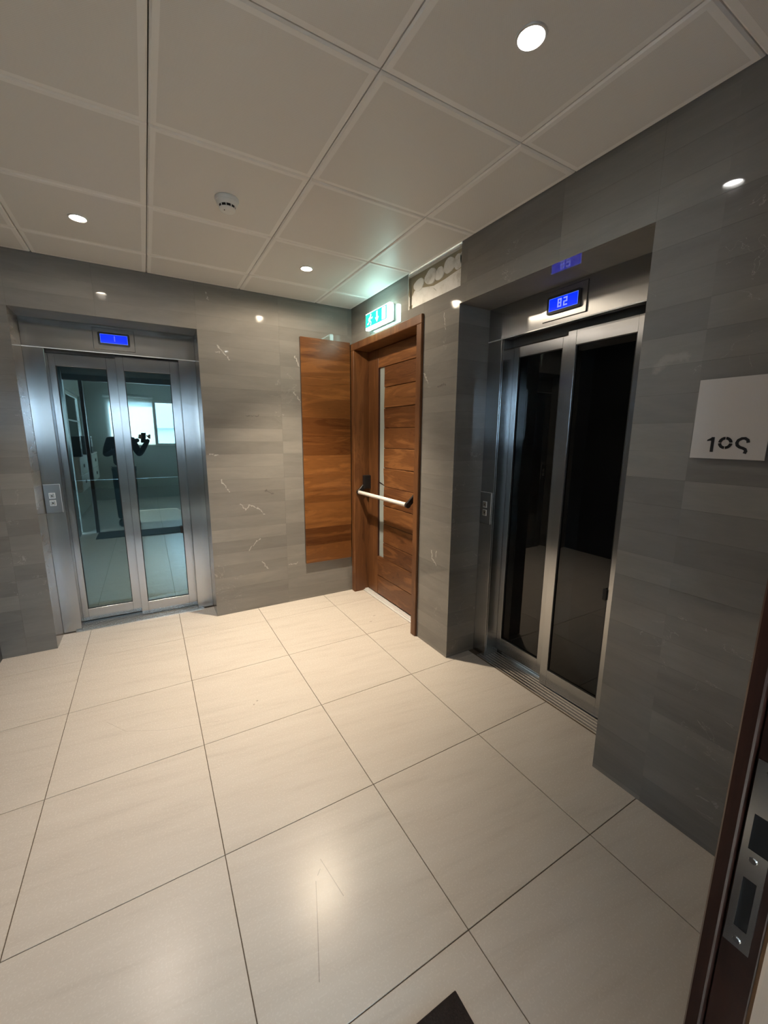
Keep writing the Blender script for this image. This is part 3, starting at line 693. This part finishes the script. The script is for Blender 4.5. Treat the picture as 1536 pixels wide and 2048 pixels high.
# ------------------------------------------------------------------ office double doors (frame, closed leaf with strike plate, open leaf)
d2 = thing('door_2', 'dark wooden office double door, near leaf edge with steel strike plate', 'door'); d2['kind'] = 'structure'; del d2['category']
boxes('door_frame', M['dark_wood'], [(-2.39, -2.345, YF-0.10, YF-0.0, 0, 2.22), (XL, -0.18, YF-0.10, YF-0.0, 2.22, 2.30), (-0.24, -0.18, YF-0.10, YF, 0, 2.22)], d2, 0.003)
IX = -1.10
il = box('door_leaf', M['dark_wood'], IX, -0.245, YF-0.0155, YF-0.049, 0.01, 2.215, d2, 0.0015)
box('lit_back_face', M['door_v'], IX+0.001, -0.245, YF-0.049, YF-0.052, 0.01, 2.215, il)  # lighter wood puts the window light on the leaf's back into its colour
boxes('meeting_lip', M['dark_wood'], [(IX-0.011, -0.245, YF-0.0005, YF-0.0150, 0.01, 2.215)], il, 0.0018)
pz0, pz1 = 0.902, 1.137; ya, yb = YF-0.0180, YF-0.0410
h1 = (1.030, 1.074); h2 = (0.928, 0.994)
boxes('strike_plate', M['steel_edge'], [(IX-0.0022, IX+0.0005, yb, ya, pz0, h2[0]), (IX-0.0022, IX+0.0005, yb, ya, h2[1], h1[0]), (IX-0.0022, IX+0.0005, yb, ya, h1[1], pz1),
      (IX-0.0022, IX+0.0005, ya-0.0065, ya, h2[0], h2[1]), (IX-0.0022, IX+0.0005, yb, yb+0.0050, h2[0], h2[1]), (IX-0.0022, IX+0.0005, ya-0.0055, ya, h1[0], h1[1])], il)
boxes('bolt_hole', M['black'], [(IX-0.0008, IX+0.0003, yb, ya, h2[0], h2[1]), (IX-0.0008, IX+0.0003, yb, ya, h1[0], h1[1])], il)
for zc in (1.125, 1.019, 0.912):
    bm = bmesh.new(); bm_cyl(bm, (IX-0.0034, (ya+yb)/2, zc), (IX-0.0015, (ya+yb)/2, zc), 0.0032, 0.0042, 16); o = mk('screw_head', bm, M['chrome'], il, smooth=True)
# ------------------------------------------------------------------ office behind the camera (seen mirrored in the back lift)
OX0, OX1, OY0 = -2.75, 0.45, -7.0
WZ0, WZ1 = 1.22, 2.25
struct(boxes('wall_rear', M['office_wall'], [(OX0-0.15, -2.35, OY0-0.2, OY0, 0, 2.75), (0.2, OX1+0.15, OY0-0.2, OY0, 0, 2.75), (-2.35, 0.2, OY0-0.2, OY0, 0, WZ0), (-2.35, 0.2, OY0-0.2, OY0, WZ1, 2.75)]), 'cream office wall with a wide window')
struct(boxes('wall_west', M['office_wall'], [(OX0-0.15, OX0, OY0, -6.80, 0, 2.75), (OX0-0.15, OX0, -3.9, YF-0.12, 0, 2.75), (OX0-0.15, OX0, -6.80, -3.9, 0, WZ0+0.05), (OX0-0.15, OX0, -6.80, -3.9, WZ1, 2.75)]), 'cream office wall with a window above the wall cabinets')
struct(box('wall_east', M['office_wall'], OX1, OX1+0.15, OY0, YF-0.12, 0, 2.75), 'plain cream office wall')
struct(boxes('wall_lintel', M['office_wall'], [(XL-0.33, OX1+0.15, YF-0.16, YF-0.121, 2.30, 2.75), (-0.18, OX1+.15, YF-0.16, YF-0.121, 0, 2.30), (OX0-0.15, XL, YF-0.16, YF-0.121, 0, 2.30)]), 'office side of the wall around the double doors')
struct(box('ceiling_office', M['trimwhite'], OX0-0.15, OX1+0.15, OY0-0.2, YF-0.121, 2.75, 2.82), 'plain white office ceiling')
def window(nm, L, x0, x1, y0, y1, mull, along):
    t = thing(nm, L, 'window'); t['kind'] = 'structure'; del t['category']
    f = 0.05; b = []
    if along == 'x':
        b += [(x0, x1, y0, y1, WZ0, WZ0+f), (x0, x1, y0, y1, WZ1-f, WZ1), (x0, x0+f, y0, y1, WZ0+f, WZ1-f), (x1-f, x1, y0, y1, WZ0+f, WZ1-f)] + [(m-0.03, m+0.03, y0, y1, WZ0+f, WZ1-f) for m in mull]
        g_ = (x0+f, x1-f, (y0+y1)/2-0.003, (y0+y1)/2+0.003, WZ0+f, WZ1-f)
    else:
        b += [(x0, x1, y0, y1, WZ0+.05, WZ0+.05+f), (x0, x1, y0, y1, WZ1-f, WZ1), (x0, x1, y0, y0+f, WZ0+f, WZ1-f), (x0, x1, y1-f, y1, WZ0+f, WZ1-f)] + [(x0, x1, m-0.015, m+0.015, WZ0+f, WZ1-f) for m in mull] + [(x0, x1, y0, y1, 1.72, 1.74)]
        g_ = ((x0+x1)/2-0.003, (x0+x1)/2+0.003, y0+f, y1-f, WZ0+f, WZ1-f)
    boxes('window_frame', M['trimwhite'], b, t, 0.002); box('glass_pane', M['win_glass'], *g_, t)
window('window_1', 'wide office window with a white frame facing the double doors', -2.35, 0.2, OY0-0.12, OY0-0.06, (-1.40, -0.6), 'x')
window('window_2', 'side office window above the wall cabinets', OX0-0.10, OX0-0.05, -6.80, -3.9, (-5.2,), 'y')
# added sheer sheet, catching sun to stand for bright haze in the left sash
k = NT('sheer_white_haze'); tl = k.n('ShaderNodeBsdfTranslucent'); tl.inputs[0].default_value = (0.85, 0.85, 0.82, 1)
tr = k.n('ShaderNodeBsdfTransparent'); mx = k.n('ShaderNodeMixShader'); mx.inputs[0].default_value = 0.55
k.t.links.new(tr.outputs[0], mx.inputs[1]); k.t.links.new(tl.outputs[0], mx.inputs[2]); k.t.links.new(mx.outputs[0], k.out.inputs[0])
rb = thing('haze_sheet', 'added sheer white sheet, lit by the sun to stand for bright haze in the office window', 'haze sheet', (-1.88, OY0+0.03, WZ0))
box('haze_cloth', k.m, -0.47, 0.45, -0.002, 0.002, 0.02, WZ1-WZ0+0.02, rb)
bm = bmesh.new(); bm_cyl(bm, (-0.49, 0, WZ1-WZ0+0.05), (0.47, 0, WZ1-WZ0+0.05), 0.028, seg=20); mk('haze_roller', bm, M['trimwhite'], rb, smooth=True)
# wall cabinets and binders
labs = ['pale laminate wall cabinet nearest the office doors, reflected in the back lift glass', 'middle pale laminate wall cabinet under the side window, reflected in the lift glass', 'farthest pale laminate wall cabinet, reflected in the lift glass']
for q in range(3):
    t = thing('wall_cabinet', labs[q], 'cabinet', (OX0+0.001, -3.42-0.86*q, 0.60), 0, 'wall cabinets in the office')
    box('cabinet_body', M['cabinet'], 0.0, 0.23, -0.84, 0.0, 0.0, 0.50, t, 0.002)
    box('cabinet_top', M['trimwhite'], 0.0, 0.25, -0.852, 0.005, 0.50, 0.525, t, 0.002)
    for r_ in range(2):
        dr = box('drawer_front', M['cabinet'], 0.231, 0.246, -0.835, -0.005, 0.01+0.245*r_, 0.245+0.245*r_, t, 0.002)
        box('drawer_handle', M['dark_metal'], 0.246, 0.254, -0.47, -0.37, 0.11+0.245*r_, 0.16+0.245*r_, dr)
for q, (yb_, n_) in enumerate(((-3.75, 2), (-4.6, 3), (-5.2, 3))):
    for r_ in range(n_):
        t = thing('ring_binder', 'black ring binder, %s of the %s on the wall cabinets' % (('first', 'second', 'last')[r_ if n_ == 3 or r_ == 0 else 2], ('pair nearest the office doors', 'middle three', 'far three')[q]), 'binder', (OX0+0.01, yb_-0.085*r_, 1.1252), 0, 'ring binders on the wall cabinets')
        box('binder_cover', M['binder'], 0.0, 0.235, -0.036, 0.036, 0.0, 0.31, t, 0.004)
        box('spine_label', M['paper'], 0.2352, 0.2362, -0.022, 0.022, 0.12, 0.26, t)
        bm = bmesh.new(); bm_cyl(bm, (0.2345, 0, 0.06), (0.2365, 0, 0.06), 0.012, seg=14); mk('finger_ring', bm, M['chrome'], t)

# house outside the office window
hs = thing('house', 'pale house with a pitched roof outside the office window, reflected in the lift glass', 'building', (3.0, -30, -4.5))
bm = bmesh.new(); bm_box(bm, -8, 8, -4, 4, 0, 6.4); mk('house_wall', bm, plain('pale_render', (0.55, 0.58, 0.60), 0.8), hs)
bm = bmesh.new()
bm_prism(bm, [(-4.4, 6.4), (4.4, 6.4), (0, 8.2)], lambda u, v, d: (d, u, v), -8.3, 8.3); mk('house_roof', bm, plain('grey_roof', (0.28, 0.33, 0.38), 0.8), hs)
# ground outside so that light from below is plausible
gd = box('ground_outside', plain('dusty_ground', (0.30, 0.28, 0.25), 0.9), -60, 60, -80, -8.5, -4.7, -4.5); gd['kind'] = 'structure'; gd['label'] = 'open ground outside the office window'

# ------------------------------------------------------------------ photographer, seen only mirrored in the back lift glass
def skin_body(name, verts, edges, radii, root, mat, parent, sub=2):
    me = bpy.data.meshes.new(name); me.from_pydata(verts, edges, []); me.update()
    o = bpy.data.objects.new(name, me); COL.objects.link(o); o.parent = parent
    md = o.modifiers.new('skin', 'SKIN')
    if not me.skin_vertices:
        bpy.context.view_layer.objects.active = o
    for i, r in enumerate(radii):
        sv = me.skin_vertices[0].data[i]; sv.radius = (r, r) if not isinstance(r, tuple) else r; sv.use_root = (i == root)
    md.use_smooth_shade = True
    s = o.modifiers.new('sub', 'SUBSURF'); s.levels = sub; s.render_levels = sub
    me.materials.append(mat); return o
def ellipsoid(name, c, r, mat, parent, seg=24, rot=None):
    bm = bmesh.new(); bmesh.ops.create_uvsphere(bm, u_segments=seg, v_segments=seg//2, radius=1.0)
    for v in bm.verts: v.co = Vector((v.co.x*r[0], v.co.y*r[1], v.co.z*r[2]))
    if rot is not None: bmesh.ops.transform(bm, matrix=rot, verts=bm.verts)
    for v in bm.verts: v.co += Vector(c)
    return mk(name, bm, mat, parent, smooth=True)
skinm = plain('skin', (0.42, 0.24, 0.16), 0.5); navy = plain('dark_navy_cloth', (0.020, 0.028, 0.042), 0.85)
trous = plain('dark_teal_cloth', (0.022, 0.045, 0.058), 0.85); hairm = plain('black_hair', (0.012, 0.010, 0.009), 0.5); shoem = plain('black_leather', (0.012, 0.011, 0.011), 0.35)
PB = Vector((-1.97, -3.72, 0))
pp = thing('person', 'person in dark jacket and trousers holding up a phone, mirrored in the back lift', 'person', tuple(PB), math.radians(-8))
phone_w = CAM - F*0.012
inv = pp.matrix_basis.inverted() if False else (Matrix.Translation(PB) @ Matrix.Rotation(math.radians(-8), 4, 'Z')).inverted()
ph_l = inv @ phone_w
LH = inv @ (phone_w - Rr*0.055 - Uu*0.045 - F*0.02); RH = inv @ (phone_w + Rr*0.055 - Uu*0.045 - F*0.02)
# torso + legs + arms in clothes: jacket
V = [(0, 0, 0.95), (0, 0.0, 1.08), (0, -0.01, 1.22), (0, -0.01, 1.36), (0, 0.0, 1.43), (0, 0.01, 1.50),
     (-0.155, -0.01, 1.375), (-0.235, 0.03, 1.14), tuple(LH+Vector((-0.015, -0.03, -0.03))), (0.155, -0.01, 1.375), (0.235, 0.03, 1.14), tuple(RH+Vector((0.015, -0.03, -0.03)))]
E_ = [(0, 1), (1, 2), (2, 3), (3, 4), (4, 5), (3, 6), (6, 7), (7, 8), (3, 9), (9, 10), (10, 11)]
Rd = [(0.155, 0.115), (0.145, 0.105), (0.150, 0.110), (0.150, 0.100), (0.07, 0.07), (0.052, 0.052), 0.066, 0.050, 0.033, 0.066, 0.050, 0.033]
body = skin_body('body', V, E_, Rd, 0, navy, pp)
V = [(0, 0, 0.93), (-0.085, 0, 0.88), (-0.105, 0.01, 0.50), (-0.11, -0.015, 0.10), (0.085, 0, 0.88), (0.105, 0.01, 0.50), (0.11, -0.015, 0.10)]
skin_body('trousers', V, [(0, 1), (1, 2), (2, 3), (0, 4), (4, 5), (5, 6)], [(0.14, 0.11), 0.098, 0.064, 0.046, 0.098, 0.064, 0.046], 0, trous, pp)
hd_ = ellipsoid('head', (0.0, 0.02, 1.615), (0.074, 0.092, 0.112), skinm, pp)
bm = bmesh.new(); bm_cyl(bm, (0, 0.0, 1.47), (0, 0.012, 1.56), 0.052, 0.050, 20); mk('neck', bm, skinm, pp, smooth=True)
ellipsoid('hair', (0.0, -0.006, 1.645), (0.083, 0.096, 0.098), hairm, pp)
ellipsoid('nose', (0.0, 0.113, 1.600), (0.012, 0.016, 0.020), skinm, pp, 12)
for s_ in (-1, 1):
    ellipsoid('eye', (0.030*s_, 0.100, 1.622), (0.013, 0.009, 0.009), M['paper'], pp, 12)
    ellipsoid('ear', (0.076*s_, 0.012, 1.610), (0.010, 0.018, 0.030), skinm, pp, 12)
ellipsoid('mouth', (0.0, 0.104, 1.563), (0.022, 0.008, 0.006), plain('lips', (0.32, 0.12, 0.10), 0.5), pp, 12)
for s_ in (-1, 1):
    bm = bmesh.new(); bmesh.ops.create_uvsphere(bm, u_segments=20, v_segments=10, radius=1)
    for v in bm.verts:
        v.co = Vector((v.co.x*0.048*(1 if v.co.y < 0 else 0.95) + 0.11*s_, v.co.y*0.135+0.045, max(0.002, v.co.z*(0.05 if v.co.y > 0 else 0.085)+0.03)))
    mk('shoe', bm, shoem, pp, smooth=True)
fR = inv.to_3x3() @ Rr; fU = inv.to_3x3() @ Uu; fF = inv.to_3x3() @ F
def hand(Hc, side):
    # palm + four fingers curled around the back of the phone edge + thumb on the screen side
    b = []; V = [tuple(Hc+Vector((0.0, -0.02, -0.03)))]; Ee = []; Rd = [0.020]
    palm = Hc + fR*(-side)*0.0; V.append(tuple(palm)); Ee.append((0, 1)); Rd.append((0.024, 0.016))
    for q in range(4):
        base = palm + fU*(0.022-0.016*q) + fR*side*(-0.004)
        a = base + fF*0.018 + fR*side*0.012; c = a + fF*0.014 - fR*side*0.018; d = c - fR*side*(0.018+0.003*(1.5-abs(q-1.5)))
        i = len(V); V += [tuple(base), tuple(a), tuple(c), tuple(d)]; Ee += [(1, i), (i, i+1), (i+1, i+2), (i+2, i+3)]; Rd += [0.0095, 0.009, 0.0085, 0.0075]
    i = len(V); t0 = palm - fU*0.018 - fF*0.008; t1 = t0 - fR*side*0.022 + fU*0.016; t2 = t1 - fR*side*0.012 + fU*0.018
    V += [tuple(t0), tuple(t1), tuple(t2)]; Ee += [(1, i), (i, i+1), (i+1, i+2)]; Rd += [0.012, 0.010, 0.0085]
    skin_body('hand', V, Ee, Rd, 0, skinm, pp, 1)
hand(LH + fR*(-0.022) + fU*0.02 + fF*0.006, -1); hand(RH + fR*0.022 + fU*0.02 + fF*0.006, 1)

# phone in the hands
ph = bpy.data.objects.new('phone', None); COL.objects.link(ph)
ph.matrix_world = Matrix(((Rr.x, Uu.x, -F.x, phone_w.x), (Rr.y, Uu.y, -F.y, phone_w.y), (Rr.z, Uu.z, -F.z, phone_w.z), (0, 0, 0, 1)))
tag(ph, 'dark phone held up in both hands by the person, mirrored in lift glass', 'phone')
bm = bmesh.new(); bm_box(bm, -0.055, 0.020, -0.125, 0.030, 0.0, 0.008); mk('phone_body', bm, M['black'], ph, 0.003, seg=2)
bm = bmesh.new(); bm_box(bm, -0.052, 0.017, -0.122, 0.027, 0.0081, 0.0086); mk('phone_screen', bm, plain('phone_display', (0.02, 0.02, 0.03), 0.1, emit=(0.5, 0.55, 0.6), estr=0.5), ph)
